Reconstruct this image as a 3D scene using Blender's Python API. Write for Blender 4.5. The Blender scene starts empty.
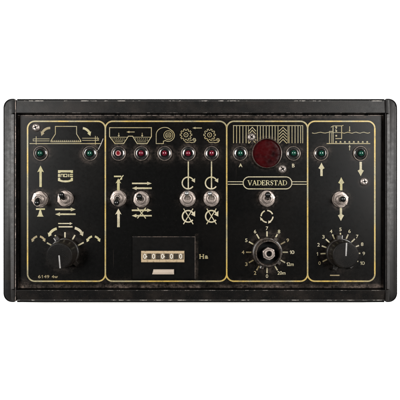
import bpy, bmesh, math, random
from mathutils import Vector, Matrix
random.seed(7)
S = 0.001            # everything below is written in millimetres
H = 22.0             # height of the front panel's face above the white surface
D = 480.0            # camera height above the panel face
scene = bpy.context.scene
C = scene.collection
PI = math.pi

def P(px, py, z=0.0):
    """a spot measured on the front (200,200 = centre), at height z above the panel face, in mm"""
    k = (D - z) / D
    return Vector(((px - 200) * k, (200 - py) * k, z))

# ------------------------------------------------------------------ materials
def new_mat(name):
    m = bpy.data.materials.new(name); m.use_nodes = True
    nt = m.node_tree
    b = nt.nodes['Principled BSDF']
    return m, nt, b

class N:
    """tiny node-writing helper"""
    def __init__(s, nt):
        s.nt = nt
        g = nt.nodes.new('ShaderNodeNewGeometry')
        sc = nt.nodes.new('ShaderNodeVectorMath'); sc.operation = 'SCALE'; sc.inputs['Scale'].default_value = 1000.0
        nt.links.new(g.outputs['Position'], sc.inputs[0]); s.pos = sc.outputs[0]
    def noise(s, scale, detail=3, stretch=None, rough=0.55, offset=(0, 0, 0)):
        v = s.pos
        mp = s.nt.nodes.new('ShaderNodeMapping'); mp.inputs['Scale'].default_value = stretch or (1, 1, 1)
        mp.inputs['Location'].default_value = offset
        s.nt.links.new(v, mp.inputs[0])
        n = s.nt.nodes.new('ShaderNodeTexNoise'); n.inputs['Scale'].default_value = scale
        n.inputs['Detail'].default_value = detail; n.inputs['Roughness'].default_value = rough
        s.nt.links.new(mp.outputs[0], n.inputs['Vector']); return n.outputs['Fac']
    def ramp(s, x, lo, hi, a=0.0, b=1.0):
        r = s.nt.nodes.new('ShaderNodeMapRange'); r.clamp = True
        r.inputs[1].default_value = lo; r.inputs[2].default_value = hi
        r.inputs[3].default_value = a; r.inputs[4].default_value = b
        s.nt.links.new(x, r.inputs[0]); return r.outputs[0]
    def math(s, op, a, b):
        m = s.nt.nodes.new('ShaderNodeMath'); m.operation = op
        for i, v in enumerate((a, b)):
            if isinstance(v, (int, float)): m.inputs[i].default_value = v
            else: s.nt.links.new(v, m.inputs[i])
        return m.outputs[0]
    def mix(s, f, a, b):
        m = s.nt.nodes.new('ShaderNodeMix'); m.data_type = 'RGBA'
        if isinstance(f, (int, float)): m.inputs[0].default_value = f
        else: s.nt.links.new(f, m.inputs[0])
        for i, v in ((6, a), (7, b)):
            if isinstance(v, tuple): m.inputs[i].default_value = (*v, 1)
            else: s.nt.links.new(v, m.inputs[i])
        return m.outputs[2]
    def attr(s, name):
        a = s.nt.nodes.new('ShaderNodeAttribute'); a.attribute_name = name; return a.outputs['Fac']
    def bump(s, b, h, strength, dist):
        n = s.nt.nodes.new('ShaderNodeBump'); n.inputs['Strength'].default_value = strength
        n.inputs['Distance'].default_value = dist
        s.nt.links.new(h, n.inputs['Height']); s.nt.links.new(n.outputs[0], b.inputs['Normal'])
    def to(s, x, sock): s.nt.links.new(x, sock)

BLACK = (0.0011, 0.00108, 0.00102)
DUST = (0.085, 0.064, 0.052)

def mat_panel():
    m, nt, b = new_mat('black_panel_paint'); n = N(nt)
    grime = n.noise(0.35, 5, rough=0.75); fine = n.noise(1.3, 3); streak = n.noise(0.8, 4, (0.12, 1, 1))
    a = n.attr('dust')
    patch = n.math('MULTIPLY', n.ramp(grime, 0.35, 0.68), n.ramp(streak, 0.3, 0.7, 0.35, 1))
    patch = n.math('MULTIPLY', patch, n.ramp(n.noise(0.055, 3, offset=(11, 3, 0)), 0.40, 0.62, 0.25, 1.25))
    f1 = n.math('MULTIPLY', a, patch)
    speck = n.math('MULTIPLY', n.ramp(fine, 0.66, 0.80), n.ramp(n.noise(0.06, 3), 0.42, 0.62, 0.02, 0.22))
    film = n.ramp(n.noise(0.018, 4, rough=0.6), 0.50, 0.80, 0.0, 0.02)
    f = n.math('ADD', n.math('ADD', f1, speck), film)
    scr = n.ramp(n.noise(0.5, 2, (1.0, 0.02, 1), offset=(3, 40, 0)), 0.735, 0.76, 0, 0.10)
    f = n.math('MINIMUM', n.math('ADD', f, scr), 0.95)
    n.to(n.mix(f, BLACK, DUST), b.inputs['Base Color'])
    n.to(n.math('ADD', n.ramp(grime, 0.3, 0.7, 0.26, 0.34), n.math('MULTIPLY', f, 0.4)), b.inputs['Roughness'])
    b.inputs['Specular IOR Level'].default_value = 0.065
    n.bump(b, n.noise(1.6, 3), 0.12, 0.0002)
    return m

def mat_black(name, base=BLACK, rough=(0.38, 0.52), spec=0.4, dust=0.05, grain=1.5, bump=0.15, dustcol=DUST, lo=0.56):
    m, nt, b = new_mat(name); n = N(nt)
    f = n.math('ADD', n.ramp(n.noise(grain, 4, rough=0.65), lo, lo + 0.2, 0, dust),
               n.ramp(n.noise(0.05, 4), 0.42, 0.72, 0, dust * 0.6))
    n.to(n.mix(f, base, dustcol), b.inputs['Base Color'])
    n.to(n.ramp(n.noise(0.25, 4), 0.3, 0.7, *rough), b.inputs['Roughness'])
    b.inputs['Specular IOR Level'].default_value = spec
    n.bump(b, n.noise(grain * 1.4, 2), bump, 0.0002)
    return m

def mat_worn(name, lo, hi, base=(0.005, 0.0046, 0.0042), bare=(0.32, 0.29, 0.265), scale=0.16, stretch=(1, 1, 1)):
    m, nt, b = new_mat(name); n = N(nt)
    f = n.math('MULTIPLY', n.ramp(n.noise(scale, 5, stretch, 0.7), lo, hi), n.ramp(n.noise(scale * 6, 3), 0.3, 0.55, 0.25, 1))
    n.to(n.mix(f, base, bare), b.inputs['Base Color'])
    n.to(n.ramp(f, 0, 1, 0, 0.5), b.inputs['Metallic'])
    b.inputs['Roughness'].default_value = 0.5
    return m

def mat_print(name, c1, c2, wear=0.55, metallic=0.0, rough=0.5):
    m, nt, b = new_mat(name); n = N(nt)
    col = n.mix(n.ramp(n.noise(0.045, 3, offset=(9, 4, 2)), 0.38, 0.62), c1, c2)
    w = n.math('ADD', n.ramp(n.noise(1.1, 4, rough=0.7), 0.50, 0.74, 0, wear), n.ramp(n.noise(0.12, 4), 0.5, 0.75, 0, wear * 0.6))
    n.to(n.mix(w, col, (0.03, 0.026, 0.02)), b.inputs['Base Color'])
    b.inputs['Roughness'].default_value = rough; b.inputs['Metallic'].default_value = metallic
    b.inputs['Specular IOR Level'].default_value = 0.3
    return m

def mat_metal(name, base, rough=(0.35, 0.55), dust=0.85, dustcol=(0.122, 0.098, 0.084), metallic=0.85, scale=0.7, dark=(0.05, 0.04, 0.035)):
    m, nt, b = new_mat(name); n = N(nt)
    f = n.ramp(n.noise(scale, 5, rough=0.7), 0.35, 0.68, 0, dust)
    c = n.mix(f, base, dustcol)
    c = n.mix(n.ramp(n.noise(scale * 0.8, 4, offset=(20, 7, 3)), 0.54, 0.70, 0, 0.85), c, dark)
    n.to(c, b.inputs['Base Color'])
    n.to(n.ramp(f, 0, 1, metallic, metallic * 0.25), b.inputs['Metallic'])
    n.to(n.ramp(f, 0, 1, *rough), b.inputs['Roughness'])
    b.inputs['Specular IOR Level'].default_value = 0.5 if metallic else 0.08
    n.bump(b, n.noise(scale * 2.2, 3), 0.25, 0.0003)
    return m

def mat_plain(name, base, rough=0.4, metallic=0.0, spec=0.5, transmission=0.0, ior=1.45, coat=0.0):
    m, nt, b = new_mat(name)
    b.inputs['Base Color'].default_value = (*base, 1); b.inputs['Roughness'].default_value = rough
    b.inputs['Metallic'].default_value = metallic; b.inputs['Specular IOR Level'].default_value = spec
    b.inputs['Transmission Weight'].default_value = transmission; b.inputs['IOR'].default_value = ior
    b.inputs['Coat Weight'].default_value = coat; b.inputs['Coat Roughness'].default_value = 0.05
    return m

M = {}
M['panel'] = mat_panel()
M['rail'] = mat_black('black_anodised_rail', (0.0022, 0.0021, 0.0020), (0.36, 0.44), 0.115, 0.12, 0.9)
M['cap'] = mat_black('black_plastic_cap', (0.0024, 0.0025, 0.0025), (0.38, 0.50), 0.19, 0.10, 1.2, 0.3)
M['cap_recess'] = mat_black('dusty_plastic_recess', (0.004, 0.0036, 0.0033), (0.4, 0.55), 0.45, 0.22, 0.9, 0.2, (0.055, 0.036, 0.028), 0.45)
M['housing'] = mat_black('black_housing', (0.0015, 0.0015, 0.0015), (0.6, 0.7), 0.04, 0.02)
M['knob'] = mat_black('black_knob_plastic', (0.0020, 0.0019, 0.0018), (0.40, 0.48), 0.07, 0.10, 1.6, 0.4, (0.075, 0.062, 0.054), 0.52)
M['skirt'] = mat_black('dusty_knob_skirt', (0.0025, 0.0023, 0.002), (0.28, 0.4), 0.3, 0.16, 1.0, 0.3, (0.09, 0.065, 0.05), 0.55)
M['collar'] = mat_black('worn_collar', (0.004, 0.0035, 0.003), (0.32, 0.45), 0.35, 0.42, 0.55, 0.4, (0.10, 0.074, 0.058), 0.44)
M['bore'] = mat_plain('black_bore', (0.002, 0.002, 0.002), 0.7, spec=0.1)
M['counter'] = mat_black('black_counter_plastic', (0.0012,0.00115,0.0011), (0.3, 0.36), 0.1, 0.02, 1.4, 0.1)
M['edge_top'] = mat_worn('worn_rail_edge', 0.54, 0.70, bare=(0.24, 0.215, 0.195))
M['edge_out'] = mat_worn('chipped_outer_edge', 0.52, 0.60, bare=(0.45, 0.42, 0.39), scale=0.09)
M['edge_panel'] = mat_worn('worn_panel_edge', 0.44, 0.58, bare=(0.26, 0.215, 0.19), scale=0.22)
M['trim_worn'] = mat_worn('chipped_trim', 0.45, 0.60, base=(0.02, 0.014, 0.011), bare=(0.25, 0.20, 0.175), scale=0.17)
M['trim_dark'] = mat_worn('dark_trim', 0.58, 0.72, base=(0.008, 0.006, 0.005), bare=(0.16, 0.125, 0.105), scale=0.11)
M['edge_counter'] = mat_worn('worn_counter_edge', 0.40, 0.66, bare=(0.14, 0.105, 0.085), scale=0.2)
M['gold'] = mat_print('gold_ink', (0.26, 0.178, 0.036), (0.165, 0.145, 0.08), 0.75, 0.2, 0.45)
M['thin_gold'] = mat_print('thin_gold_ink', (0.165, 0.13, 0.055), (0.16, 0.14, 0.08), 0.65)
M['khaki'] = mat_print('khaki_ink', (0.19, 0.17, 0.075), (0.24, 0.215, 0.13), 0.6)
M['cream'] = mat_print('cream_ink', (0.255, 0.226, 0.158), (0.205, 0.182, 0.105), 0.7)
M['dim'] = mat_print('faded_ink', (0.13, 0.10, 0.045), (0.15, 0.12, 0.06), 0.8)
M['scratch'] = mat_plain('bare_scratch', (0.2, 0.185, 0.17), 0.5)
M['nut'] = mat_metal('dirty_nickel', (0.24, 0.20, 0.178))
M['chrome'] = mat_metal('chrome', (0.10, 0.096, 0.092), (0.18, 0.32), 0.35, (0.02, 0.018, 0.016), 1.0, 0.45)
M['rim'] = mat_metal('dusty_chrome_rim', (0.08, 0.066, 0.057), (0.3, 0.55), 0.8, (0.075, 0.057, 0.046), 0.9, 0.5)
M['screw'] = mat_metal('zinc_screw', (0.20, 0.175, 0.16), (0.40, 0.5), 0.6, (0.12, 0.10, 0.088), 1.0, 0.6)
M['lever_black'] = mat_plain('black_lever_tip', (0.004, 0.004, 0.004), 0.22, spec=0.5)
M['lever_steel'] = mat_plain('steel_lever', (0.50, 0.49, 0.48), 0.30, metallic=1.0)
M['led_green'] = mat_plain('green_lens', (0.004, 0.036, 0.023), 0.06, spec=0.6, transmission=0.25, coat=0.5)
M['led_red'] = mat_plain('red_lens', (0.085, 0.006, 0.013), 0.06, spec=0.6, transmission=0.25, coat=0.5)
M['led_cracked'] = mat_plain('broken_lens_rim', (0.26, 0.15, 0.145), 0.4)
M['led_core'] = mat_plain('broken_lens_core', (0.08, 0.002, 0.004), 0.2)
M['pointer'] = mat_print('white_pointer_paint', (0.21, 0.205, 0.20), (0.15, 0.145, 0.14), 0.8)
M['tan'] = mat_metal('tan_counter_frame', (0.215, 0.165, 0.105), (0.45, 0.5), 0.3, (0.25, 0.19, 0.125), 0.0, 0.6, (0.12, 0.09, 0.055))
M['wheel'] = mat_metal('counter_wheel', (0.085, 0.065, 0.042), (0.45, 0.5), 0.5, (0.12, 0.09, 0.062), 0.0, 1.0)
M['wheel_gap'] = mat_metal('counter_shutter', (0.012, 0.0095, 0.006), (0.6, 0.7), 0.4, (0.028, 0.022, 0.015), 0.0, 1.0)
M['numeral'] = mat_plain('white_numeral', (0.32, 0.30, 0.26), 0.45)
M['button'] = mat_print('cream_reset_bar', (0.25, 0.205, 0.165), (0.21, 0.175, 0.14), 0.15)

# deep red lamp glass: base colour mottled by noise between two reds
def mat_redglass():
    m, nt, b = new_mat('deep_red_glass'); n = N(nt)
    f = n.ramp(n.noise(0.07, 4, rough=0.55, offset=(-5.3, 2.2, 0)), 0.38, 0.60)
    f = n.math('MULTIPLY', f, n.ramp(n.noise(1.1, 2), 0.3, 0.7, 0.75, 1))
    n.to(n.mix(f, (0.0045, 0.0003, 0.0004), (0.021, 0.0007, 0.0011)), b.inputs['Base Color'])
    n.to(n.ramp(n.noise(0.3, 3), 0.3, 0.7, 0.12, 0.24), b.inputs['Roughness']); b.inputs['Specular IOR Level'].default_value = 0.25
    n.bump(b, n.noise(0.12, 2), 0.08, 0.0004)
    return m
M['redglass'] = mat_redglass()

# ------------------------------------------------------------------ mesh helpers (mm)
def bm_new(): return bmesh.new()

def build(name, bm, mats, parent=None, origin=(0, 0, 0), smooth=False, angle=35):
    """link bm (mm, panel coordinates) as ONE mesh object whose origin sits at 'origin'"""
    o = Vector(origin)
    me = bpy.data.meshes.new(name)
    bmesh.ops.translate(bm, verts=bm.verts, vec=-o)
    bmesh.ops.scale(bm, verts=bm.verts, vec=(S, S, S))
    bm.to_mesh(me); bm.free()
    for m in (mats if isinstance(mats, (list, tuple)) else [mats]): me.materials.append(m)
    if smooth:
        me.polygons.foreach_set('use_smooth', [True] * len(me.polygons))
        try: me.set_sharp_from_angle(angle=math.radians(angle))
        except Exception: pass
    ob = bpy.data.objects.new(name, me); C.objects.link(ob)
    ob['_o'] = list(o)
    w = (o + Vector((0, 0, H))) * S
    if parent is not None:
        ob.parent = parent
        ob.location = w - Vector(parent['_w'])
    else: ob.location = w
    ob['_w'] = list(w)
    return ob

def prism(bm, pts, z0, z1, chamfer=0.0, mi=0, cmi=None, seg=1):
    """closed prism of a ccw outline, its top edge chamfered"""
    vb = [bm.verts.new((x, y, z0)) for x, y in pts]; vt = [bm.verts.new((x, y, z1)) for x, y in pts]
    n = len(pts); top = bm.faces.new(vt); top.material_index = mi
    f = bm.faces.new(vb[::-1]); f.material_index = mi
    for i in range(n):
        f = bm.faces.new((vb[i], vb[(i + 1) % n], vt[(i + 1) % n], vt[i])); f.material_index = mi
    if chamfer:
        before = set(bm.faces)
        r = bmesh.ops.bevel(bm, geom=list(top.edges), offset=chamfer, segments=seg, affect='EDGES', profile=0.5, clamp_overlap=True)
        for f in r['faces']: f.material_index = mi if cmi is None else cmi
    bmesh.ops.recalc_face_normals(bm, faces=bm.faces)

def rect(x0, y0, x1, y1): return [(x0, y0), (x1, y0), (x1, y1), (x0, y1)]

def rrect(x0, y0, x1, y1, r, n=8, corners=(1, 1, 1, 1)):
    out = []
    for k, (cx, cy, a0) in enumerate(((x1 - r, y1 - r, 0), (x0 + r, y1 - r, 90), (x0 + r, y0 + r, 180), (x1 - r, y0 + r, 270))):
        if corners[k]:
            for i in range(n + 1):
                a = math.radians(a0 + 90 * i / n); out.append((cx + r * math.cos(a), cy + r * math.sin(a)))
        else:
            a = math.radians(a0 + 45); out.append((cx + math.copysign(r, math.cos(a)), cy + math.copysign(r, math.sin(a))))
    return out

def ngon(cx, cy, r, n=48, a0=0.0): return [(cx + r * math.cos(a0 + 2 * PI * i / n), cy + r * math.sin(a0 + 2 * PI * i / n)) for i in range(n)]

def lathe(bm, c, prof, n=48, mi=0, axis=None, close=True):
    """profile of (r, z) turned about an upright (or given) axis through c"""
    rot = Matrix.Identity(3)
    if axis is not None: rot = Vector((0, 0, 1)).rotation_difference(Vector(axis).normalized()).to_matrix()
    c = Vector(c); rings = []
    for r, z in prof:
        if r < 1e-6: rings.append([bm.verts.new(c + rot @ Vector((0, 0, z)))])
        else: rings.append([bm.verts.new(c + rot @ Vector((r * math.cos(2 * PI * i / n), r * math.sin(2 * PI * i / n), z))) for i in range(n)])
    for k in range(len(rings) - 1):
        a, b = rings[k], rings[k + 1]
        for i in range(n):
            j = (i + 1) % n
            vs = [a[i % len(a)], a[j % len(a)], b[j % len(b)], b[i % len(b)]]
            u = []
            for v in vs:
                if v not in u: u.append(v)
            if len(u) > 2:
                f = bm.faces.new(u); f.material_index = mi
    return rings

class Ink:
    """flat printing on the panel face; every stroke a whisker above the one before"""
    def __init__(s, z=0.08): s.bm = bm_new(); s.k = 0; s.z0 = z
    def z(s):
        s.k += 1; return s.z0 + 0.012 * (s.k % 9)
    def poly(s, pts, mi=0):
        z = s.z(); f = s.bm.faces.new([s.bm.verts.new((px - 200, 200 - py, z)) for px, py in pts])
        f.normal_update()
        if f.normal.z < 0: f.normal_flip()
        f.material_index = mi
    def stroke(s, pts, w, closed=False, mi=0):
        z = s.z(); p = [Vector((x - 200, 200 - y)) for x, y in pts]; n = len(p); L = []; R = []
        for i in range(n):
            a = p[i - 1] if (i or closed) else None; b = p[(i + 1) % n] if (i < n - 1 or closed) else None
            d1 = (p[i] - a).normalized() if a is not None else None
            d2 = (b - p[i]).normalized() if b is not None else None
            if d1 is None: d1 = d2
            if d2 is None: d2 = d1
            n1 = Vector((-d1.y, d1.x)); n2 = Vector((-d2.y, d2.x)); mt = n1 + n2
            mt = mt.normalized() if mt.length > 1e-6 else n1
            k = (w / 2) / max(0.45, mt.dot(n1)); L.append(p[i] + mt * k); R.append(p[i] - mt * k)
        vl = [s.bm.verts.new((v.x, v.y, z)) for v in L]; vr = [s.bm.verts.new((v.x, v.y, z)) for v in R]
        for i in range(n if closed else n - 1):
            j = (i + 1) % n
            f = s.bm.faces.new((vr[i], vr[j], vl[j], vl[i])); f.material_index = mi
    def arc(s, cx, cy, r, a0, a1, w, n=24, mi=0):
        s.stroke([(cx + r * math.cos(math.radians(a0 + (a1 - a0) * i / n)), cy - r * math.sin(math.radians(a0 + (a1 - a0) * i / n))) for i in range(n + 1)], w, mi=mi)
    def ring(s, cx, cy, r, w, n=32, mi=0):
        s.stroke([(cx + r * math.cos(2 * PI * i / n), cy - r * math.sin(2 * PI * i / n)) for i in range(n)], w, True, mi)
    def dot(s, cx, cy, r, n=12, mi=0): s.poly([(cx + r * math.cos(2 * PI * i / n), cy - r * math.sin(2 * PI * i / n)) for i in range(n)], mi)
    def arrow(s, x0, y0, x1, y1, w, hw, hl, notch=0.0, mi=0):
        """one outline: shaft of width w from (x0,y0), head of width hw and length hl ending at (x1,y1)"""
        a = Vector((x0, y0)); b = Vector((x1, y1)); d = (b - a).normalized(); q = Vector((-d.y, d.x)); k = b - d * hl
        pts = [a + q * w / 2, k + d * notch + q * w / 2, k + q * hw / 2, b, k - q * hw / 2, k + d * notch - q * w / 2, a - q * w / 2]
        s.poly([(v.x, v.y) for v in pts], mi)
    def curved_arrow(s, cx, cy, r, a0, a1, w, hw, ha, mi=0):
        """band from angle a0 to a1 (degrees), head beyond a1 by ha degrees"""
        n = 10; A = [math.radians(a0 + (a1 - a0) * i / n) for i in range(n + 1)]
        q = lambda rr, a: (cx + rr * math.cos(a), cy - rr * math.sin(a))
        e = math.radians(a1); t = math.radians(a1 + ha)
        pts = [q(r + w / 2, a) for a in A] + [q(r + hw / 2, e), q(r, t), q(r - hw / 2, e)] + [q(r - w / 2, a) for a in A[::-1]]
        s.poly(pts, mi)
    def one(s, cx, cy, h):
        w = h * .17; x = cx + h * .06; t, b_ = cy - h / 2, cy + h / 2
        s.poly([(x, t), (x + w, t), (x + w, b_), (x, b_), (x, t + h * .3), (x - h * .2, t + h * .38), (x - h * .2, t + h * .25)], getattr(s, 'mi', 0))
    def text(s, txt, cx, cy, h, width=None, bold=0.0, mi=0, slant=0.0):
        cu = bpy.data.curves.new('t', 'FONT'); cu.body = txt; cu.size = 1; cu.offset = bold; cu.resolution_u = 6; cu.shear = slant
        ob = bpy.data.objects.new('t', cu); C.objects.link(ob); bpy.context.view_layer.update()
        me = bpy.data.meshes.new_from_object(ob.evaluated_get(bpy.context.evaluated_depsgraph_get()))
        bpy.data.objects.remove(ob); bpy.data.curves.remove(cu)
        xs = [v.co.x for v in me.vertices]; ys = [v.co.y for v in me.vertices]
        k = h / (max(ys) - min(ys)); kx = k if width is None else width / (max(xs) - min(xs))
        mx, my = (max(xs) + min(xs)) / 2, (max(ys) + min(ys)) / 2; z = s.z()
        vs = [s.bm.verts.new((cx - 200 + (v.co.x - mx) * kx, 200 - cy + (v.co.y - my) * k, z)) for v in me.vertices]
        for p in me.polygons:
            try:
                f = s.bm.faces.new([vs[i] for i in p.vertices]); f.material_index = mi; f.normal_update()
                if f.normal.z < 0: f.normal_flip()
            except ValueError: pass
        bpy.data.meshes.remove(me)
    def done(s, name, mats, label=None):
        xs = [v.co.x for v in s.bm.verts]; ys = [v.co.y for v in s.bm.verts]
        o = build(name, s.bm, mats, PANEL, ((max(xs) + min(xs)) / 2, (max(ys) + min(ys)) / 2, 0))
        if label: o['label'] = label
        return o

# ------------------------------------------------------------------ the white surface
bm = bm_new()
bmesh.ops.create_grid(bm, x_segments=2, y_segments=2, size=1600)
mw, nt, b = new_mat('white_paper'); nn = N(nt)
nn.to(nn.mix(nn.ramp(nn.noise(0.02, 3), 0.3, 0.7), (0.90, 0.90, 0.90), (0.92, 0.92, 0.92)), b.inputs['Base Color'])
b.inputs['Roughness'].default_value = 0.8
g = build('ground', bm, mw, None, (0, 0, 0)); g.location = (0, 0, 0); g['kind'] = 'structure'

# ------------------------------------------------------------------ the control box
root = bpy.data.objects.new('control_box', None); C.objects.link(root)
root.empty_display_size = 0.05; root.location = (0, 0, 0); root['_w'] = [0, 0, 0]
root['label'] = 'worn black control box with gold printed panel, toggle switches, knobs and lamps, lying on white'
root['category'] = 'control box'

# housing behind the panel
bm = bm_new(); a = P(9, 104); b2 = P(391, 297)
prism(bm, rect(a.x, b2.y, b2.x, a.y), -H, -6)
build('housing', bm, M['housing'], root, (0, 0, -H))

# rails
ZR = 5.0
def rail(top):
    bm = bm_new()
    x0, x1 = P(16.0, 0, ZR).x, P(385.4, 0, ZR).x
    if top: yi, yo = P(0, 113.0, ZR).y, P(0, 100.3, ZR).y
    else: yi, yo = P(0, 290.2, ZR).y, P(0, 300.9, ZR).y
    s = 1 if top else -1
    w = abs(yo - yi)
    dr = .5 if top else 1.4
    prof = [(0, -5.9, 0), (0, ZR - .45, 2), (.45, ZR, 0), (w - .75, ZR - dr, 1), (w, ZR - dr - .65, 0), (w, ZR - 2.7, 0), (w + 1.9, ZR - 3.0, 0), (w + .4, -H + 4, 0), (0.2, -H + 4, 0)]
    n = 60; cols = []
    for i in range(n + 1):
        x = x0 + (x1 - x0) * i / n
        cols.append([bm.verts.new((x, yi + s * o, z)) for o, z, _ in prof])
    for i in range(n):
        for k in range(len(prof)):
            k2 = (k + 1) % len(prof)
            f = bm.faces.new((cols[i][k], cols[i][k2], cols[i + 1][k2], cols[i + 1][k]))
            if k == 1: f.material_index = 1
            if k == 3: f.material_index = 2
            if k in (4, 5, 6): f.material_index = 3
    for c in (cols[0], cols[-1]): bm.faces.new(c).material_index = 0
    bmesh.ops.recalc_face_normals(bm, faces=bm.faces)
    return build('rail', bm, [M['rail'], M['edge_top'], M['edge_out'], M['housing']], root, (0, yi, 0))
rail(True); rail(False)

# end caps
ZC = 6.5
def end_cap(left):
    k = (D - ZC) / D
    mx = (lambda x: x) if left else (lambda x: 400.6 - x)
    bm = bm_new()
    y0, y1 = 99.7, 301.2; r = 7.5
    # C-shaped outline in photo units (left version): outer slab plus blocks over the rail ends
    out = []
    for i in range(9):                                   # upper left corner
        t = math.radians(90 + 90 * i / 8); out.append((4.6 + r + r * math.cos(t), y0 + r - r * math.sin(t)))
    for i in range(9):
        t = math.radians(180 + 90 * i / 8); out.append((4.6 + r + r * math.cos(t), y1 - r - r * math.sin(t)))
    out += [(14.6, y1), (14.6, 289.6), (10.2, 289.6), (10.2, 113.4), (14.6, 113.4), (14.6, y0)]
    pts = [((mx(x) - 200) * k, (200 - y) * k) for x, y in out]
    if not left: pts = pts[::-1]
    prism(bm, pts, -H, ZC, 0.7, 0, None, 2)
    # lower lip all round the outside
    lip = []
    r2 = r + 1
    for i in range(9):
        t = math.radians(90 + 90 * i / 8); lip.append((3.5 + r2 + r2 * math.cos(t), y0 - 1 + r2 - r2 * math.sin(t)))
    for i in range(9):
        t = math.radians(180 + 90 * i / 8); lip.append((3.5 + r2 + r2 * math.cos(t), y1 + .9 - r2 - r2 * math.sin(t)))
    lip += [(14.2, y1 + .9), (14.2, y0 - 1)]
    kl = (D - ZC + 3.5) / D
    pts = [((mx(x) - 200) * kl, (200 - y) * kl) for x, y in lip]
    if not left: pts = pts[::-1]
    prism(bm, pts, -H + .5, ZC - 3.5, 0.15, 1)
    cx = (mx(8) - 200) * k
    o = build('end_cap', bm, [M['cap'], M['housing']], root, (cx, 0, -H), True, 30)
    # sloping recess strip beside the panel
    bm = bm_new()
    ya, yb = (200 - 113.6) * k, (200 - 289.4) * k
    xo, xi = (mx(10.35) - 200) * k, (mx(13.7) - 200) * k
    vs = [[bm.verts.new((x, y, z)) for x, z in ((xo, ZC - 1.2), (xi - (1 if left else -1) * .6, 3.2), (xi, 2.4), (xi, -4), (xo, -4))] for y in (yb, ya)]
    for i in range(5): bm.faces.new((vs[0][i], vs[0][(i + 1) % 5], vs[1][(i + 1) % 5], vs[1][i]))
    bm.faces.new(vs[0]); bm.faces.new(vs[1][::-1])
    bmesh.ops.recalc_face_normals(bm, faces=bm.faces)
    build('recess_strip', bm, M['cap_recess'], o, (xo, 0, 0))
    # small locating hole plug near the corner of the cap
    return o
capL = end_cap(True); capR = end_cap(False)
def edge_trim(left):
    # thin bead between end cap and panel, its paint knocked off along the crest
    bm = bm_new(); z = ZC - .9; k = (D - z) / D
    xa, xb = (14.95, 15.75) if left else (385.55, 386.1)
    xa, xb = (xa - 200) * k, (xb - 200) * k; n = 130; cols = []
    for i in range(n + 1):
        y = (200 - 301) * k + 201.2 * k * i / n; j = .10 * math.sin(i * 1.7) + .08 * math.sin(i * .63 + 1)
        cols.append([bm.verts.new(v) for v in ((xa, y, -5.8), (xa, y, z - .3), (xa + .22, y, z + j * .5), (xb - .22 + j * .3, y, z + j * .5), (xb, y, z - .3), (xb, y, -5.8))])
    for i in range(n):
        for q in range(6):
            f = bm.faces.new((cols[i][q], cols[i][(q + 1) % 6], cols[i + 1][(q + 1) % 6], cols[i + 1][q])); f.material_index = 1 if q in (1, 2, 3) else 0
    bm.faces.new(cols[0]); bm.faces.new(cols[-1])
    bmesh.ops.recalc_face_normals(bm, faces=bm.faces)
    build('edge_trim', bm, [M['housing'], M['trim_worn' if left else 'trim_dark']], root, ((xa + xb) / 2, 0, -5.8))
edge_trim(True); edge_trim(False)

# ------------------------------------------------------------------ the front panel (finely divided so that it can carry a map of dust)
LED = [(40.5, 'green'), (89.9, 'green'), (118.5, 'red'), (141.3, 'red'), (164.7, 'red'), (188.3, 'red'), (211.6, 'red'),
       (240.3, 'green'), (293.4, 'green'), (321.0, 'green'), (360.5, 'green')]
LEDY = 153.4
TOG = [  # nut centre, lever end, steel?, turn of the hexagon
    (39.2, 199.2, 36.9, 203.6, 0, 12), (64.6, 198.6, 61.0, 194.2, 0, 25), (118.0, 198.3, 116.3, 203.6, 0, 5), (141.0, 199.2, 138.9, 195.8, 0, 18),
    (187.6, 198.7, 186.8, 192.6, 1, 0), (211.4, 198.6, 209.7, 193.0, 1, 28), (267.3, 198.6, 267.9, 193.9, 0, 10), (341.0, 199.6, 343.2, 199.0, 0, 20)]
DIAL = [(65.0, 252.4), (267.0, 252.2), (340.3, 252.7)]
SCREW = [(35.8, 127.3), (251.5, 137.0), (282.5, 169.0), (364.4, 181.6)]
X0, X1, Y0, Y1 = 16.4 - 200, 384.4 - 200, 200 - 288.2, 200 - 115.6
bm = bm_new(); nx, ny = 246, 116
lay = bm.verts.layers.float.new('dust')
def gs(d, w): return math.exp(-(d / w) ** 2)
def dust_at(x, y):
    px, py = x + 200, 200 - y
    d = 0.95 * gs(py - 286.6, 1.7) + 0.10 * gs(py - 283, 5) + 0.55 * gs(py - 117.0, 1.0) + 0.10 * gs(py - 118, 5)
    d += 0.35 * gs(px - 17, 1.2) + 0.2 * gs(px - 384, 1.2)
    for lx, c in LED:
        r = math.hypot(px - lx, py - LEDY); d += 0.36 * gs(r - 9.0, 1.4) + 0.06 * gs(r - 9, 5)
    for t in TOG:
        r = math.hypot(px - t[0], py - t[1]); d += 0.30 * gs(r - 9.4, 1.2) + 0.05 * gs(r - 10, 4)
    for i, (dx, dy) in enumerate(DIAL):
        r = math.hypot(px - dx, py - dy); d += (0.12, 0.30, 0.14)[i] * gs(r - 18, 4)
    d += 0.55 * gs(math.hypot(px - 277, py - 239), 4.5)
    r = math.hypot(px - 266.8, py - 153.4); d += 0.35 * gs(r - 16.5, 1.4)
    for sx, sy in SCREW:
        r = math.hypot(px - sx, py - sy); d += 0.3 * gs(r - 5.4, 1.2)
    d += 0.35 * gs(px - 196.5, 1.0) * (1 if 234 < py < 280 else 0) + 0.3 * gs(math.hypot((px - 25) / 8, (py - 286) / 5), 1)
    return min(d, 1.0)
vg = [[None] * (nx + 1) for _ in range(ny + 1)]
for j in range(ny + 1):
    for i in range(nx + 1):
        x = X0 + (X1 - X0) * i / nx; y = Y0 + (Y1 - Y0) * j / ny
        v = bm.verts.new((x, y, 0)); v[lay] = dust_at(x, y); vg[j][i] = v
for j in range(ny):
    for i in range(nx): bm.faces.new((vg[j][i], vg[j][i + 1], vg[j + 1][i + 1], vg[j + 1][i]))
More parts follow.
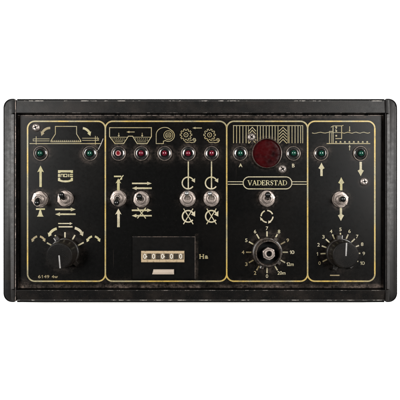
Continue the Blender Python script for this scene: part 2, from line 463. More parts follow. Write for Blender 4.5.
# chamfered, worn rim and the plate's sides
loop = [vg[0][i] for i in range(nx)] + [vg[j][nx] for j in range(ny)] + [vg[ny][i] for i in range(nx, 0, -1)] + [vg[j][0] for j in range(ny, 0, -1)]
def outv(v, d, z):
    x = v.co.x + (-d if v.co.x < X0 + 1e-6 else d if v.co.x > X1 - 1e-6 else 0)
    y = v.co.y + (-d if v.co.y < Y0 + 1e-6 else d if v.co.y > Y1 - 1e-6 else 0)
    return bm.verts.new((x, y, z))
l2 = [outv(v, .75, -.4) for v in loop]; l3 = [outv(v, .75, -2.5) for v in loop]
for i in range(len(loop)):
    j = (i + 1) % len(loop)
    f = bm.faces.new((loop[j], loop[i], l2[i], l2[j])); f.material_index = 1
    bm.faces.new((l2[j], l2[i], l3[i], l3[j]))
PANEL = build('front_panel', bm, [M['panel'], M['edge_panel']], root, (0, 0, 0))
bm = bm_new()                                             # spacer that carries the panel
prism(bm, rect(X0 + 2, Y0 + 2, X1 - 2, Y1 - 2), -6.1, -1.2)
build('panel_backing', bm, M['housing'], root, (0, 0, -6))

# ------------------------------------------------------------------ printing
GOLD, THIN, KH, CR, DIM = M['gold'], M['thin_gold'], M['khaki'], M['cream'], M['dim']
def border(x0, x1):
    k = Ink(0.06 + 0.01 * border.i); border.i += 1
    pts = [(p[0] + 200, 200 - p[1]) for p in rrect(x0 - 200, 200 - 281.2, x1 - 200, 200 - 121.3, 7.2, 10)]
    k.stroke(pts, 1.45, True); k.done('printed_border', GOLD)
border.i = 0
for x0, x1 in ((27.6, 105.35), (105.35, 226.7), (226.7, 307.6), (307.6, 374.8)): border(x0, x1)

# section one ------------------------------------------------------
k = Ink()
k.stroke([(50.6, 141.4), (55.4, 134), (55.4, 126.4), (76.6, 126.4), (76.6, 134), (81.2, 141.4)], 0.75)
k.stroke([(50.6, 141.9), (81.2, 141.9)], 0.6)
for i in range(15): k.stroke([(52.2 + i * 2, 140.2), (52.2 + i * 2, 141.6)], 0.9)
k.stroke([(49.5, 138.9), (33.2, 138.9), (33.2, 140.9), (49.5, 140.9)], 0.6)
k.stroke([(82.2, 138.2), (98.6, 138.2), (98.6, 140.4), (82.2, 140.4)], 0.6)
k.stroke([(36.2, 136.4), (36.2, 144.6)], 0.7); k.stroke([(95.4, 136.0), (95.4, 144.6)], 0.7); k.stroke([(97.3, 136.4), (97.3, 140)], 0.5)
k.stroke([(29.6, 143.6), (101.4, 143.6)], 0.8)
k.done('seed_drill_pictogram', THIN)
k = Ink(); k.curved_arrow(50.0, 136.6, 8.6, 88, 150, 2.3, 4.4, 26); k.done('printed_arrow', M['dim'])
k = Ink(); k.curved_arrow(82.0, 136.6, 8.4, 84, 30, 2.3, 4.4, -26); k.done('printed_arrow', KH)
k = Ink(0.2); k.stroke([(103.2, 138.6), (101.0, 144.2), (98.2, 149.6)], 0.6); k.stroke([(96.5, 151.5), (97.6, 150.2)], 0.6); k.done('scratch', M['scratch'])
k = Ink(); k.poly([(39.4, 187), (39.4, 171.4), (37.3, 172.2), (40.6, 165.6), (43.9, 172.2), (41.8, 171.4), (41.8, 187)]); k.done('printed_arrow', KH)
k = Ink(); k.stroke([(36.0, 209.1), (45.0, 209.1)], 1.5); k.poly([(37.0, 216.6), (43.6, 216.6), (42.4, 214.6), (40.9, 209.6), (39.8, 209.6), (38.3, 214.6)]); k.done('printed_marker', KH)
k = Ink()   # crest
k.poly([(58, 170.2), (73, 170.2), (73, 173), (70.8, 173), (70.3, 172.4), (60.7, 172.4), (60.2, 173), (58, 173)])
k.poly([(58, 173.9), (60.1, 173.9), (60.1, 177), (58, 177)])
for pts in ([(61, 177), (61, 174.2), (63.2, 174.2), (63.2, 177)], [(64.2, 174.2), (67.0, 174.2), (67.0, 176.7), (64.2, 176.7)]): k.stroke(pts, 0.75, len(pts) == 4 and pts[0][1] < 175)
k.poly([(68.2, 173.9), (69.2, 173.9), (69.2, 177), (68.2, 177)]); k.poly([(69.9, 173.9), (73, 173.9), (73, 175.0), (69.9, 175.0)]); k.poly([(69.9, 175.7), (73, 175.7), (73, 177), (69.9, 177)])
k.poly([(58, 177.8), (60.1, 177.8), (60.4, 179.6), (63, 180.4), (68, 180.4), (70.6, 179.6), (70.9, 177.8), (73, 177.8), (73, 180.9), (69, 182.1), (65.5, 182.4), (62, 182.1), (58, 180.9)])
k.done('crest_pictogram', KH)
k = Ink(); k.arrow(55.2, 209.4, 75.6, 209.4, 1.65, 3.8, 4.8); k.arrow(75.6, 214.2, 55.2, 214.2, 1.65, 3.8, 4.8); k.done('printed_arrow', CR)
k = Ink(); k.arrow(58.2, 223.5, 72.6, 223.5, 1.1, 2.7, 2.8); k.stroke([(58.6, 226.8), (72.6, 226.8)], 1.3); k.done('printed_arrow', CR)
k = Ink(); k.curved_arrow(59.0, 239.0, 10.6, 102, 150, 2.6, 4.8, 18); k.done('printed_arrow', KH)
k = Ink(); k.curved_arrow(72.6, 238.4, 10.6, 78, 32, 2.6, 4.8, -20); k.done('printed_arrow', CR)
for cx, a, m in ((38.4, 0, DIM), (92.7, 1, KH)):
    k = Ink(); k.curved_arrow(cx + .6 + (.6 if a else 0), 243.4, 7.2, 105, 148, 2.0, 3.8, 22); k.curved_arrow(cx - .3 + (.6 if a else 0), 243.4, 7.2, 75, 34, 2.0, 3.8, -22); k.done('printed_arrow', m)
k = Ink()
for ang, ro in ((90, 20.2), (60, 20.0), (28, 21.2), (152, 20.5), (120, 20)):
    c, s = math.cos(math.radians(ang)), math.sin(math.radians(ang)); cx, cy = DIAL[0]
    k.stroke([(cx + 14.6 * c, cy - 14.6 * s), (cx + ro * c, cy - ro * s)], 1.45)
k.done('dial_scale', CR)
k = Ink(); k.text('6', 39.4, 276.6, 3.1, 2.6, 0.012); k.one(42.0, 276.6, 3.1); k.text('49', 46.6, 276.6, 3.1, 5.4, 0.012); k.text('4w', 54.8, 276.6, 3.1, 6.2, 0.012); k.done('lettering', DIM)

# section two ------------------------------------------------------
k = Ink()
k.stroke([(109.6, 127.7), (151.4, 127.7), (151.4, 136.6), (147.0, 143.6), (137.2, 143.6), (132.6, 136.2), (128.4, 136.2), (123.6, 143.6), (115.0, 143.6), (109.6, 136.6)], 0.85, True)
for x0, x1, xa, xb in ((110.4, 127.6, 115.4, 123.2), (133.4, 150.8, 137.6, 146.6)):
    k.stroke([(x0, 137.2), (x1, 137.2)], 0.55)
    for i in range(3):
        t = (i + 1) / 4; y = 137.2 + 6.2 * t
        for q in range(7):
            u = (q + (i % 2) * .5) / 7; a, b_ = x0 + (xa - x0) * t + 1, x1 + (xb - x1) * t - 1
            if a + (b_ - a) * u < b_ - .5: k.stroke([(a + (b_ - a) * u, y - .55), (a + (b_ - a) * u + .8, y + .5)], 0.42)
for x in (118.8, 142.2): k.arrow(x, 132.8, x, 137.0, 0.6, 2.2, 1.8)
k.arrow(134.6, 132.0, 126.4, 132.0, 0.8, 2.2, 3.0)
k.done('hopper_pictogram', THIN)
k = Ink()
pts = [(156.2, 143.6), (156.2, 134.0)] + [(164.8 + 8.6 * math.cos(math.radians(a)), 134.6 - 7.2 * math.sin(math.radians(a))) for a in range(175, 60, -12)] \
    + [(168.4 + 6.0 * math.cos(math.radians(a)), 135.4 - 6.0 * math.sin(math.radians(a))) for a in range(48, -130, -14)] + [(163.4, 141.2), (163.4, 143.6)]
k.stroke(pts, 0.75, True); k.ring(168.3, 135.2, 4.5, 0.6)
k.ring(168.3, 135.2, 2.9, 0.4)
for dy, hw in ((-1.3, 2.2), (0, 2.6), (1.3, 2.2)): k.stroke([(168.3 - hw, 135.2 + dy), (168.3 + hw, 135.2 + dy)], 0.55)
k.done('fan_pictogram', THIN)
def gear(cx, cy):
    k = Ink(); pts = []
    for i in range(10):
        a = 36 * i
        for da, r in ((-11, 4.5), (-7, 5.9), (7, 5.9), (11, 4.5)): pts.append((cx + r * math.cos(math.radians(a + da)), cy - r * math.sin(math.radians(a + da))))
    k.stroke(pts, 0.6, True); k.ring(cx, cy, 2.1, 0.7, 20); k.dot(cx, cy, 0.6)
    k.stroke([(cx - 1.4, cy + 6.6), (cx + .6, cy + 7.7), (cx + 3.6, cy + 7.2), (cx + 5.6, cy + 7.9), (cx + 8.6, cy + 7.4), (cx + 9.9, cy + 5.6), (cx + 9.2, cy + 3.8), (cx + 7.6, cy + 3.6), (cx + 6.8, cy + 5.0), (cx + 5.0, cy + 5.6), (cx + 3.4, cy + 5.2)], 0.65)
    k.ring(cx + 8.2, cy + 5.6, 0.8, 0.4, 12)
    k.done('gear_pictogram', THIN)
gear(186.0, 134.8); gear(209.6, 134.9)
k = Ink(); k.arrow(201.9, 128.0, 192.3, 128.0, 0.9, 2.2, 3.2); k.done('printed_arrow', THIN)
for x in (188.3, 211.5):
    k = Ink(); k.stroke([(x, 161.4), (x, 189.0)], 1.25)
    k.arc(x - .2, 183.0, 5.9, 22, 325, 1.3); k.poly([(x + 3.0, 180.6), (x + 6.8, 178.2), (x + 6.6, 182.6)]); k.done('rotation_symbol', CR)
    k = Ink(); k.arc(x - .1, 216.3, 5.8, 20, 322, 1.4); k.poly([(x + 2.6, 214.6), (x + 6.9, 210.8), (x + 6.8, 216.6)])
    k.stroke([(x - 4.7, 208.6), (x + 4.9, 224.2)], 0.95); k.stroke([(x + 4.7, 208.6), (x - 4.9, 224.2)], 0.95); k.done('no_rotation_symbol', CR)
k = Ink(); k.poly([(117.1, 190.2), (117.1, 182.6), (115.6, 183.4), (118.3, 178.4), (121.2, 183.4), (119.7, 182.6), (119.7, 190.2)])
k.stroke([(114.0, 176.4), (121.4, 176.4)], 1.5); k.stroke([(123.4, 175.2), (118.6, 181.6)], 0.9, mi=0); k.dot(121.3, 178.8, 0.95); k.done('printed_arrow', KH)
k = Ink(); k.poly([(117.2, 227.2), (117.2, 213.6), (115.2, 214.6), (118.4, 208.6), (121.6, 214.6), (119.8, 213.6), (119.8, 227.2)]); k.done('printed_arrow', CR)
k = Ink(); k.arrow(132.0, 183.4, 151.8, 183.4, 1.5, 3.5, 4.6); k.arrow(151.8, 188.2, 132.0, 188.2, 1.65, 3.7, 4.6); k.done('printed_arrow', CR)
k = Ink(); k.arrow(131.8, 210.3, 151.8, 210.3, 1.65, 3.7, 4.6); k.arrow(151.8, 215.7, 131.8, 215.7, 1.5, 3.6, 4.6)
k.stroke([(137.4, 207.8), (145.8, 218.4)], 1.0); k.stroke([(145.8, 207.8), (137.4, 218.4)], 1.0); k.done('printed_arrow', CR)
def serif_H(k, x0, y0, w, h, t=1.0):
    k.poly([(x0 + .35, y0), (x0 + .35 + t, y0), (x0 + .35 + t, y0 + h), (x0 + .35, y0 + h)]); k.poly([(x0 + w - .35 - t, y0), (x0 + w - .35, y0), (x0 + w - .35, y0 + h), (x0 + w - .35 - t, y0 + h)])
    k.stroke([(x0 + 1, y0 + h / 2), (x0 + w - 1, y0 + h / 2)], 0.7)
    for yy in (y0 + .22, y0 + h - .22):
        for xx in (x0, x0 + w - t - .7): k.stroke([(xx, yy), (xx + t + .7, yy)], 0.44)
k = Ink(); serif_H(k, 199.2, 254.2, 5.0, 4.6); k.text('a', 206.5, 257.1, 3.4, 3.2, 0.045); k.done('lettering', GOLD)

# section three ----------------------------------------------------
k = Ink()
k.stroke([(233.0, 125.6), (303.0, 125.6)], 0.7)
for x in (233.5, 236.6, 239.7, 242.9, 246.1, 257.4, 260.3, 263.2, 266.2, 269.2, 272.2, 275.1, 278.0, 289.0, 292.0, 295.0, 298.0, 300.6, 302.7):
    k.stroke([(x, 125.6), (x, 143.2)], 0.75)
for x in (248.4, 287.8): k.stroke([(x, 125.6), (x, 143.2)], 0.5)
for cx, w in ((252.3, 3.6), (283.0, 3.9)):
    for i in range(5): k.stroke([(cx - w, 131.2 + 3.05 * i), (cx, 127.2 + 3.05 * i), (cx + w, 131.2 + 3.05 * i)], 0.8)
k.done('field_pictogram', THIN)
k = Ink(); k.text('A', 240.6, 165.3, 3.7, None, 0.02); k.done('lettering', CR)
k = Ink(); k.text('B', 293.3, 165.6, 3.7, None, 0.02); k.done('lettering', CR)
k = Ink()
pts = [(p[0] + 200, 200 - p[1]) for p in rrect(243.2 - 200, 200 - 188.9, 291.8 - 200, 200 - 176.9, 5.9, 10)]
k.stroke(pts, 0.95, True)
for y in (181.7, 184.3):
    k.stroke([(227.8, y), (243.4, y)], 0.7); k.stroke([(291.6, y), (306.6, y)], 0.7)
k.done('name_plate_outline', CR)
def serif(k, ch, x, y, w, h, t=0.95, u=0.42):
    """roman capital in the box (x, y top) w by h; returns advance"""
    L = lambda pts, tt: k.stroke([(x + a * w, y + b_ * h) for a, b_ in pts], tt)
    def ser(a, b_, d=.22): k.stroke([(x + a * w - d * w, y + b_ * h), (x + a * w + d * w, y + b_ * h)], u)
    if ch == 'V': L([(.14, 0), (.52, 1)], t); L([(.88, 0), (.52, 1)], u); ser(.14, .04); ser(.88, .04, .16)
    if ch == 'A': L([(.48, 0), (.12, 1)], u); L([(.46, 0), (.86, 1)], t); L([(.25, .64), (.7, .64)], u); ser(.12, .96, .16); ser(.86, .96)
    if ch == 'D':
        L([(.2, 0), (.2, 1)], t); L([(.2, .04)] + [(.45 + .48 * math.sin(a * PI / 10), .5 - .46 * math.cos(a * PI / 10)) for a in range(11)] + [(.2, .96)], u)
        L([(.84, .2), (.93, .5), (.84, .8)], t * .8); ser(.16, .04, .16); ser(.16, .96, .16)
    if ch == 'E':
        L([(.24, 0), (.24, 1)], t); L([(.05, .04), (.86, .04), (.86, .26)], u); L([(.24, .5), (.66, .5)], u); L([(.05, .96), (.9, .96), (.9, .72)], u); L([(.66, .34), (.66, .66)], u)
    if ch == 'R':
        L([(.22, 0), (.22, 1)], t); L([(.04, .04), (.55, .04), (.78, .14), (.82, .28), (.74, .42), (.55, .5), (.22, .5)], u); L([(.8, .16), (.8, .4)], t * .7); L([(.5, .5), (.9, .98)], t * .85); ser(.22, .96, .2)
    if ch == 'S':
        L([(.82, .28), (.76, .08), (.5, .03), (.24, .12), (.2, .3)], u); L([(.2, .26), (.4, .45), (.66, .56), (.82, .74)], t); L([(.82, .7), (.74, .92), (.48, .97), (.22, .9), (.16, .7)], u)
    if ch == 'T': L([(.5, .04), (.5, 1)], t); L([(.06, .28), (.08, .04), (.92, .04), (.94, .28)], u); ser(.5, .96, .22)
k = Ink(); x = 247.6
for ch, w in zip('VADERSTAD', (4.6, 4.5, 4.5, 3.9, 4.4, 3.5, 4.2, 4.5, 4.5)):
    serif(k, ch, x, 180.3, w, 5.0); x += w - 0.02 + .12
k.done('lettering', M['khaki'])
k = Ink()
for a in (55, -35, 145, 235): k.arc(267.0, 216.4, 5.9, a - 33, a + 33, 1.35)
k.poly([(260.0, 216.8), (262.9, 219.4), (260.6, 220.6)]); k.poly([(268.2, 223.6), (268.4, 220.4), (271.2, 222.2)])
k.done('turning_symbol', CR)
def scale(cx, cy, items, ri, ro, rt, h, name='dial_scale', dimset=()):
    k = Ink()
    for txt, ang, w in items:
        c, s = math.cos(math.radians(ang)), math.sin(math.radians(ang)); mi = 1 if txt in dimset else 0
        k.stroke([(cx + ri * c, cy - ri * s), (cx + ro * c, cy - ro * s)], 1.35, mi=mi)
        ex = ((w or 2.4) - 2.4) * .45 * (1 if c > .2 else -1 if c < -.2 else 0)
        tx, ty = cx + rt * c + ex, cy - rt * s; k.mi = mi
        if txt[0] == '1':
            k.one(tx - (w or 1.4) / 2 + .7, ty, h)
            if len(txt) > 1: k.text(txt[1:], tx + .75, ty, h, w - 1.9, 0.012, mi)
        else: k.text(txt, tx, ty, h, w, 0.012, mi)
    return k.done(name, [M['cream'], M['dim']])
scale(267.0, 252.2, [('0', 270, 2.3), ('2', 240, 2.4), ('3', 210, 2.4), ('4', 180, 2.6), ('5', 150, 2.4), ('6', 120, 2.4), ('7', 90, 2.4), ('8', 60, 2.5), ('9', 30, 2.5),
                     ('10', 0, 5.0), ('12m', -30, 7.6), ('20m', -60, 8.0)], 15.7, 20.9, 23.9, 3.6, dimset=('3', '9', '2', '4'))
scale(340.4, 252.7, [('0', 206.5, 2.4), ('1', 183, None), ('2', 160, 2.4), ('3', 137, 2.4), ('4', 113.6, 2.5), ('5', 90, 2.4), ('6', 67.2, 2.4), ('7', 44, 2.4), ('8', 21.4, 2.5),
                     ('9', -2, 2.5), ('10', -26.5, 5.0)], 14.4, 19.9, 23.3, 3.5, dimset=('0',))
k = Ink(); k.stroke([(330.0, 275.3), (339.4, 275.3)], 1.1); k.done('printed_marker', DIM)

# section four -----------------------------------------------------
k = Ink()
k.stroke([(312 + i * 2.2, 132.6 + (.5 * math.sin(i * 1.35) if i else 0) + (.3 if i < 4 else 0)) for i in range(9)], 0.65)
k.stroke([(342 + i * 2.0, 132.7 + .55 * math.sin(i * 1.6)) for i in range(15)], 0.65)
k.stroke([(330.0, 132.6), (342.0, 132.6)], 0.5)
k.stroke([(326.6, 143.6), (370.2, 143.6)], 0.85)
k.stroke([(329.4, 143.2), (329.4, 131.4), (332.6, 131.4)], 0.7); k.stroke([(333.0, 143.2), (333.0, 126.2)], 0.9); k.stroke([(331.4, 143.2), (331.4, 133)], 0.5)
k.stroke([(330.8, 127.3), (333.0, 125.9), (341.6, 125.9), (343.4, 125.3)], 0.7); k.stroke([(341.6, 125.9), (341.6, 138.6), (335.4, 138.6)], 0.8)
k.stroke([(335.4, 126.4), (336.6, 128.2), (335.4, 130)], 0.5)
for y in (127.4, 131.0, 135.8): k.dot(336.2, y, 0.95)
for i in range(8): k.dot(336.0 + 4.45 * i, 141.9, 0.95, 6); k.stroke([(335.0 + 4.45 * i, 142.4), (337.0 + 4.45 * i, 142.4)], 0.4)
k.arrow(349.6, 126.4, 349.6, 132.0, 0.7, 1.9, 1.8); k.arrow(349.6, 150.4, 349.6, 144.8, 0.8, 2.2, 2.2)
k.done('depth_pictogram', THIN)
def fat_arrow(x, y0, y1, m, w=2.35):
    s = 1 if y1 > y0 else -1
    k = Ink(); k.poly([(x - w / 2, y0), (x - w / 2, y1 - s * 6.6), (x - 3.1, y1 - s * 5.6), (x - 1.7, y1 - s * 3.4), (x, y1), (x + 1.7, y1 - s * 3.4), (x + 3.1, y1 - s * 5.6), (x + w / 2, y1 - s * 6.6), (x + w / 2, y0)]); k.done('printed_arrow', m)
fat_arrow(321.5, 176.0, 162.6, CR); fat_arrow(360.7, 161.8, 176.2, CR); fat_arrow(341.2, 190.4, 177.2, KH); fat_arrow(340.9, 208.0, 221.0, CR)

# ------------------------------------------------------------------ indicator lamps
def indicator(px, colour, broken=False):
    c = P(px, LEDY, 0.8); c.z = 0
    bm = bm_new(); tilt = (random.uniform(-.07, .07), random.uniform(-.07, .07), 1)
    lathe(bm, c, [(7.5, -.4), (7.5, .5), (7.25, .85), (6.9, .95), (6.65, .8), (6.55, .75), (6.4, .95), (6.1, 1.2), (5.7, 1.42), (5.2, 1.63), (4.7, 1.80), (4.3, 1.91), (4.0, 1.93), (3.5, 1.75), (3.1, 1.3), (0, 1.3)], 56, axis=tilt)
    for f in bm.faces:
        r = math.hypot(f.calc_center_median().x - c.x, f.calc_center_median().y - c.y)
        f.material_index = 1 if r > 6.56 else 2 if r < 4.5 else 0
    o = build('indicator_lamp', bm, [M['chrome'], M['rim'], M['bore']], root, c, True, 50)
    bm = bm_new()
    prof = [(2.85, 1.35), (2.85, 2.6)] + [(2.85 * math.cos(math.radians(a)), 2.6 + 2.3 * math.sin(math.radians(a))) for a in range(12, 90, 12)] + [(0, 4.9)]
    if broken:
        prof = [(2.8, 1.35), (2.8, 3.0), (2.5, 3.5), (2.1, 3.3), (1.7, 2.5), (0, 2.4)]
    lathe(bm, c, prof, 40, axis=tilt)
    if broken:
        for f in bm.faces:
            if math.hypot(f.calc_center_median().x - c.x, f.calc_center_median().y - c.y) < 1.85: f.material_index = 1
    l = build('lamp_lens', bm, [M['led_cracked'], M['led_core']] if broken else M['led_' + colour], o, (c.x, c.y, 2.1), True, 60)
    o['label'] = ('indicator lamp with broken red lens' if broken else 'indicator lamp with %s lens in chrome bezel' % colour)
for i, (px, col) in enumerate(LED): indicator(px, col, i == 2)

# the big red lamp
c = P(266.8, 153.4, .8); c.z = 0
bm = bm_new(); lathe(bm, c, [(15.3, 0), (15.3, 1.6), (15.0, 2.4), (14.65, 3.2), (14.3, 3.0), (14.2, .1)], 72)
o = build('warning_lamp', bm, M['rim'], root, c, True, 40); o['label'] = 'large round lamp with deep red lens and thin metal rim'
bm = bm_new(); lathe(bm, c, [(14.15, .15), (13.2, .3), (11, .42), (8, .5), (4, .54), (0, .55)], 72)
build('red_lens', bm, M['redglass'], o, c, True, 60)

# ------------------------------------------------------------------ toggle switches
def toggle(nx_, ny_, lx, ly, steel, turn):
    c = P(nx_, ny_, 3.0); c.z = 0
    bm = bm_new()
    lathe(bm, c, [(8.1, 0), (8.1, .35), (7.9, .55), (0, .55)], 40)
    hexa = ngon(c.x, c.y, 8.05, 6, math.radians(turn))
    prism(bm, hexa, .56, 3.3, 0.55, 0, None, 2)
    prof = [(5.4, 3.25), (5.2, 3.9), (4.7, 3.9)]
    for i in range(4): prof += [(4.75, 4.0 + i * .75), (4.3, 4.35 + i * .75)]
    prof += [(4.6, 6.9), (4.3, 7.4), (3.5, 7.6), (2.9, 7.3), (2.5, 6.6), (0, 6.5)]
    lathe(bm, c, prof, 36)
    o = build('toggle_switch', bm, M['nut'], root, c, True, 35)
    base = Vector((c.x, c.y, 6.4)); ht = 16.5 if steel else 14.5
    tip = P(lx, ly, ht); ax = tip - base; L = ax.length
    bm = bm_new()
    if steel:
        prof = [(0, -.6), (1.6, -.3), (1.5, L * .4), (2.2, L - 1.5), (2.3, L - .3), (1.9, L + .5), (1.1, L + .9), (0, L + 1.0)]
    else:
        prof = [(0, -.6), (1.9, -.3), (1.8, L * .3), (2.6, L * .38), (2.75, L - 1.2), (2.5, L - .2), (1.9, L + .6), (1.0, L + 1.1), (0, L + 1.2)]
    lathe(bm, base, prof, 28, axis=ax)
    build('lever', bm, M['lever_steel'] if steel else M['lever_black'], o, base, True, 45)
    o['label'] = 'toggle switch with %s lever in a dusty hexagon nut' % ('bare steel' if steel else 'black tipped')
for t in TOG: toggle(*t)

# ------------------------------------------------------------------ rotary knobs
def ear(bm, c, ang, r0, r1, hw, z0, z1):
    a = math.radians(ang); d = Vector((math.cos(a), math.sin(a))); q = Vector((-d.y, d.x)); cc = Vector((c.x, c.y))
    pts = [cc + d * r0 - q * hw, cc + d * r1 - q * hw * .75, cc + d * r1 + q * hw * .75, cc + d * r0 + q * hw]
    prism(bm, [(p.x, p.y) for p in pts], z0, z1, 0.5, 0, None, 1)
def knob(cx, cy, capx, capy, ang, ears, line_ear=None):
    c = P(cx, cy, 1.0); c.z = 0
    bm = bm_new()
    lathe(bm, c, [(14.6, .15), (14.9, .8), (14.9, 3.4), (14.3, 4.4), (13.4, 4.8), (0, 4.8)], 64)
    for e in ears: ear(bm, c, e, 13.6, 18.2, 2.6, .3, 5.6)
    n = 30                                               # fluted grip ring between skirt and cap
    lathe(bm, c, [(13.4, 4.7), (13.2, 7.5), (12.6, 8.4), (0, 8.4)], 60)
    o = build('selector_knob', bm, M['skirt'], root, c, True, 35)
    top = P(capx, capy, 20.0); base = Vector((c.x, c.y, 8.0)); ax = top - base; L = ax.length
    bm = bm_new()
    lathe(bm, base, [(12.9, -.6), (12.9, L * .5), (12.65, L - .9), (12.45, L - .35), (11.9, L), (11.2, L + .05), (0, L + .05)], 72, axis=ax)
    bm.normal_update()
    for f in bm.faces:
        if abs(f.normal.dot(ax.normalized())) < .6: f.material_index = 1
    cap = build('knob_cap', bm, [M['knob'], M['skirt']], o, base, True, 30)
    rot = Vector((0, 0, 1)).rotation_difference(ax.normalized()).to_matrix()
    a = math.radians(ang); d = rot @ Vector((math.cos(a), math.sin(a), 0)); q = rot @ Vector((-math.sin(a), math.cos(a), 0)); nz = ax.normalized()
    bm = bm_new(); vs = []
    for s_, t in ((-.6, -.62), (12.0, -.7), (12.0, .7), (-.6, .62)): vs.append(top + d * s_ + q * t + nz * .12)
    lo = [v - nz * .3 for v in vs]
    vt = [bm.verts.new(v) for v in vs]; vl = [bm.verts.new(v) for v in lo]
    bm.faces.new(vt); bm.faces.new(vl[::-1])
    for i in range(4): bm.faces.new((vl[i], vl[(i + 1) % 4], vt[(i + 1) % 4], vt[i]))
    build('pointer_line', bm, M['pointer'], o, top)
    if line_ear is not None:
        a = math.radians(line_ear); d = Vector((math.cos(a), math.sin(a), 0)); q = Vector((-d.y, d.x, 0))
        bm = bm_new(); cc = Vector((c.x, c.y, 5.75))
        bm.faces.new([bm.verts.new(v) for v in (cc + d * 14.2 - q * .5, cc + d * 17.6 - q * .5, cc + d * 17.6 + q * .5, cc + d * 14.2 + q * .5)])
        build('skirt_mark', bm, M['pointer'], o, cc)
    return o
o = knob(65.0, 252.4, 59.1, 256.0, -87, (116, -42), 124); o['label'] = 'black selector knob, its white pointer line straight down'
o = knob(340.3, 252.7, 346.0, 255.3, 88, (98, 248, 306), 88); o['label'] = 'black selector knob, its white pointer line straight up'

# middle knob has lost its cap: open collar with the collet nut inside
c = P(267.0, 252.2, 1.0); c.z = 0
bm = bm_new()
lathe(bm, c, [(14.9, .15), (15.1, .8), (15.1, 3.6), (14.5, 4.6), (13.4, 5.0), (13.2, 9), (12.9, 12.6), (12.6, 13.0), (11.9, 13.0), (11.5, 12.6), (11.3, 4.0)], 64)
for e in (58, 250, 318): ear(bm, c, e, 13.8, 17.2, 2.3, .3, 5.4)
o = build('selector_knob', bm, M['collar'], root, c, True, 35); o['label'] = 'selector knob without its cap, metal collet nut exposed inside'
bm = bm_new(); lathe(bm, c, [(11.35, 4.1), (6.0, 4.1), (5.6, 9.0), (0, 9.0)], 48)
build('collar_bore', bm, M['bore'], o, c, True, 40)
bm = bm_new(); cc = P(269.1, 253.9, 13.5); cc.z = 0
hx = ngon(cc.x, cc.y, 6.5, 6, math.radians(38)); n = 6
m1 = 12; inner = ngon(cc.x, cc.y, 2.5, 36)
lathe(bm, cc, [(2.5, 9.2), (2.5, 13.6), (2.9, 14.2), (3.6, 14.35), (4.1, 14.2), (4.6, 13.6)], 36)
prism(bm, hx, 9.0, 12.6, .6, 0, None, 2)
bm2 = bm
# bore the nut: drop the hexagon's top cap and bridge it to the collar
top = max((f for f in bm.faces if len(f.verts) == 6 and f.normal.z > .9), key=lambda f: f.calc_center_median().z)
bmesh.ops.delete(bm, geom=[top], context='FACES_ONLY')
rim = [v for v in bm.verts if abs(v.co.z - 12.6) < 1e-4]
lathe(bm, cc, [(4.6, 13.6), (4.7, 12.6), (5.75, 12.58)], 36)
lathe(bm, cc, [(2.45, 12.9), (2.4, 10.5), (0, 10.5)], 36, mi=1)
build('collet_nut', bm, [M['nut'], M['bore']], o, (cc.x, cc.y, 9), True, 35)
bm = bm_new(); a = math.radians(244); d = Vector((math.cos(a), math.sin(a), 0)); q = Vector((-d.y, d.x, 0)); e = Vector((c.x, c.y, 5.6))
bm.faces.new([bm.verts.new(v) for v in (e + d * 14.6 - q * .55, e + d * 17.0 - q * .55, e + d * 17.0 + q * .55, e + d * 14.6 + q * .55)])
build('skirt_mark', bm, M['pointer'], o, e)

# ------------------------------------------------------------------ panel screws
def screw(px, py, turn):
    c = P(px, py, 1); c.z = 0
    bm = bm_new()
    lathe(bm, c, [(4.3, .05), (4.3, .4), (4.0, 1.0), (3.3, 1.6), (2.7, 1.95), (2.3, 2.05)], 36)
    # cross recess: star-shaped hole floor
    n = 36; star = []
    ring = [v for v in bm.verts if abs(v.co.z - 2.05) < 1e-5]
    ring.sort(key=lambda v: math.atan2(v.co.y - c.y, v.co.x - c.x))
    low = []
    for v in ring:
        a = math.atan2(v.co.y - c.y, v.co.x - c.x) - math.radians(turn); r = 2.15 if abs(math.cos(2 * a)) > .82 else 1.0
        low.append(bm.verts.new((c.x + r * math.cos(a + math.radians(turn)), c.y + r * math.sin(a + math.radians(turn)), 1.95 if r < 1.2 else 1.9)))
    deep = [bm.verts.new((c.x + (v.co.x - c.x) * .8, c.y + (v.co.y - c.y) * .8, 1.0)) for v in low]
    for i in range(len(ring)):
        j = (i + 1) % len(ring)
        bm.faces.new((ring[i], ring[j], low[j], low[i]))
        bm.faces.new((low[i], low[j], deep[j], deep[i])).material_index = 1
    bm.faces.new(deep).material_index = 1
    bmesh.ops.recalc_face_normals(bm, faces=bm.faces)
    build('panel_screw', bm, [M['screw'], M['bore']], root, c, True, 40)
for i, (x, y) in enumerate(SCREW): screw(x, y, (20, 50, 35, 10)[i])

# ------------------------------------------------------------------ mechanical counter
def R_(px0, py0, px1, py1): return rect(px0 - 200, 200 - py1, px1 - 200, 200 - py0)
bm = bm_new()
# body with a window opening: four bars round the slot, standing proud of the panel
Z = 1.4
ox0, oy0, ox1, oy1 = 132.2, 236.4, 195.4, 279.2; wx0, wy0, wx1, wy1 = 140.6, 250.4, 184.9, 262.7
def frame(bm, o_, w_, z, cmi):
    O = [bm.verts.new((x, y, z)) for x, y in R_(o_[0] + .6, o_[1] + .6, o_[2] - .6, o_[3] - .6)]
    E = [bm.verts.new((x, y, z - .5)) for x, y in R_(*o_)]; B = [bm.verts.new((x, y, .02)) for x, y in R_(*o_)]
    W = [bm.verts.new((x, y, z)) for x, y in R_(*w_)]; V = [bm.verts.new((x, y, .05)) for x, y in R_(*w_)]
    for i in range(4):
        j = (i + 1) % 4
        bm.faces.new((O[i], O[j], W[j], W[i])); f = bm.faces.new((E[i], E[j], O[j], O[i]))
        f.material_index = cmi if i in (1, 2) else 0
        bm.faces.new((B[i], B[j], E[j], E[i])); bm.faces.new((W[i], W[j], V[j], V[i]))
    bmesh.ops.recalc_face_normals(bm, faces=bm.faces)
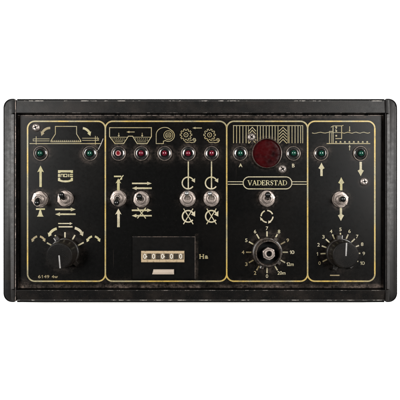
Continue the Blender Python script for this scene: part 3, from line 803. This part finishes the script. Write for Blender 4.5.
frame(bm, (ox0, oy0, ox1, oy1), (wx0, wy0, wx1, wy1), Z, 1)
o = build('area_counter', bm, [M['counter'], M['edge_counter']], root, ((ox0 + ox1) / 2 - 200, 200 - (oy0 + oy1) / 2, 0))
bm = bm_new()
frame(bm, (141.0, 250.8, 184.6, 262.3), (142.8, 253.4, 183.6, 259.4), 1.0, 0)
build('counter_window', bm, M['tan'], o, (162.8 - 200, 200 - 256.5, 0))
bm = bm_new(); prism(bm, R_(142.9, 253.5, 183.5, 259.3), .03, .22)
build('counter_shutter', bm, M['wheel_gap'], o, (163 - 200, 200 - 256.4, 0))
for i, dx in enumerate((144.9, 153.7, 162.6, 171.5, 180.7)):
    k = Ink(.9); w = 2.6
    # a drum seen through the slot: gently curved strip with its figure
    nseg = 8; prev = None
    for s_ in range(nseg + 1):
        t = -1 + 2 * s_ / nseg; y = 256.4 + 2.85 * t; z = .30 + .5 * math.sqrt(max(0, 1 - .8 * t * t))
        cur = [k.bm.verts.new((dx - w - 200 + .2, 200 - y, z)), k.bm.verts.new((dx + w - 200 - .2, 200 - y, z))]
        if prev: f = k.bm.faces.new((cur[0], cur[1], prev[1], prev[0])); f.material_index = 0
        prev = cur
    k.z0 = .86; k.k = 0
    k.text('0', dx, 256.2, 5.0, 3.0, 0.015, 1)
    if i in (0, 2): k.dot(dx + 2.0, 256.6, .55, 10, 1)
    xs = dx - 200
    build('digit_wheel', k.bm, [M['wheel'], M['numeral']], o, (xs, 200 - 256.4, .3))
bm = bm_new()
prism(bm, [(152.4 - 200, 200 - 274.0), (174.2 - 200, 200 - 274.0), (174.2 - 200, 200 - 269.0), (153.6 - 200, 200 - 269.0)], Z - .1, Z + 1.3, .25, 0, None, 2)
prism(bm, [(153.4 - 200, 200 - 272.6), (173.9 - 200, 200 - 272.6), (173.9 - 200, 200 - 269.3), (154.0 - 200, 200 - 269.3)], Z + 1.25, Z + 2.6, .4, 0, None, 2)
build('reset_bar', bm, M['button'], o, (163.3 - 200, 200 - 271.5, Z))

for ob in scene.objects:
    for key in ('_o', '_w'):
        if key in ob: del ob[key]

# ------------------------------------------------------------------ camera, lamps, surroundings
cam = bpy.data.cameras.new('camera'); co = bpy.data.objects.new('camera', cam); C.objects.link(co)
co.location = (0, 0, (H + D) * S); cam.sensor_width = 36; cam.lens = 36 * D / 400; cam.clip_start = 0.01; cam.clip_end = 50
scene.camera = co
def area(name, loc, target, sx, sy, power):
    l = bpy.data.lights.new(name, 'AREA'); l.shape = 'RECTANGLE'; l.size = sx; l.size_y = sy; l.energy = power; l.color = (1, 0.985, 0.96)
    ob = bpy.data.objects.new(name, l); C.objects.link(ob); ob.location = loc
    d = Vector(target) - Vector(loc); ob.rotation_euler = d.to_track_quat('-Z', 'Y').to_euler()
area('softbox', (-0.98, 0.28, 1.20), (0, 0, 0.03), 0.60, 0.56, 43)
area('softbox', (0.91, 0.28, 1.20), (0, 0, 0.03), 0.60, 0.56, 42)
w = bpy.data.worlds.new('World'); scene.world = w; w.use_nodes = True
bg = w.node_tree.nodes['Background']; bg.inputs[0].default_value = (0.9, 0.95, 1.0, 1); bg.inputs[1].default_value = 0.05
scene.view_settings.view_transform = 'Standard'; scene.view_settings.look = 'None'
scene.view_settings.exposure = 0; scene.view_settings.gamma = 1
scene.cycles.use_denoising = True
scene.cycles.max_bounces = 8
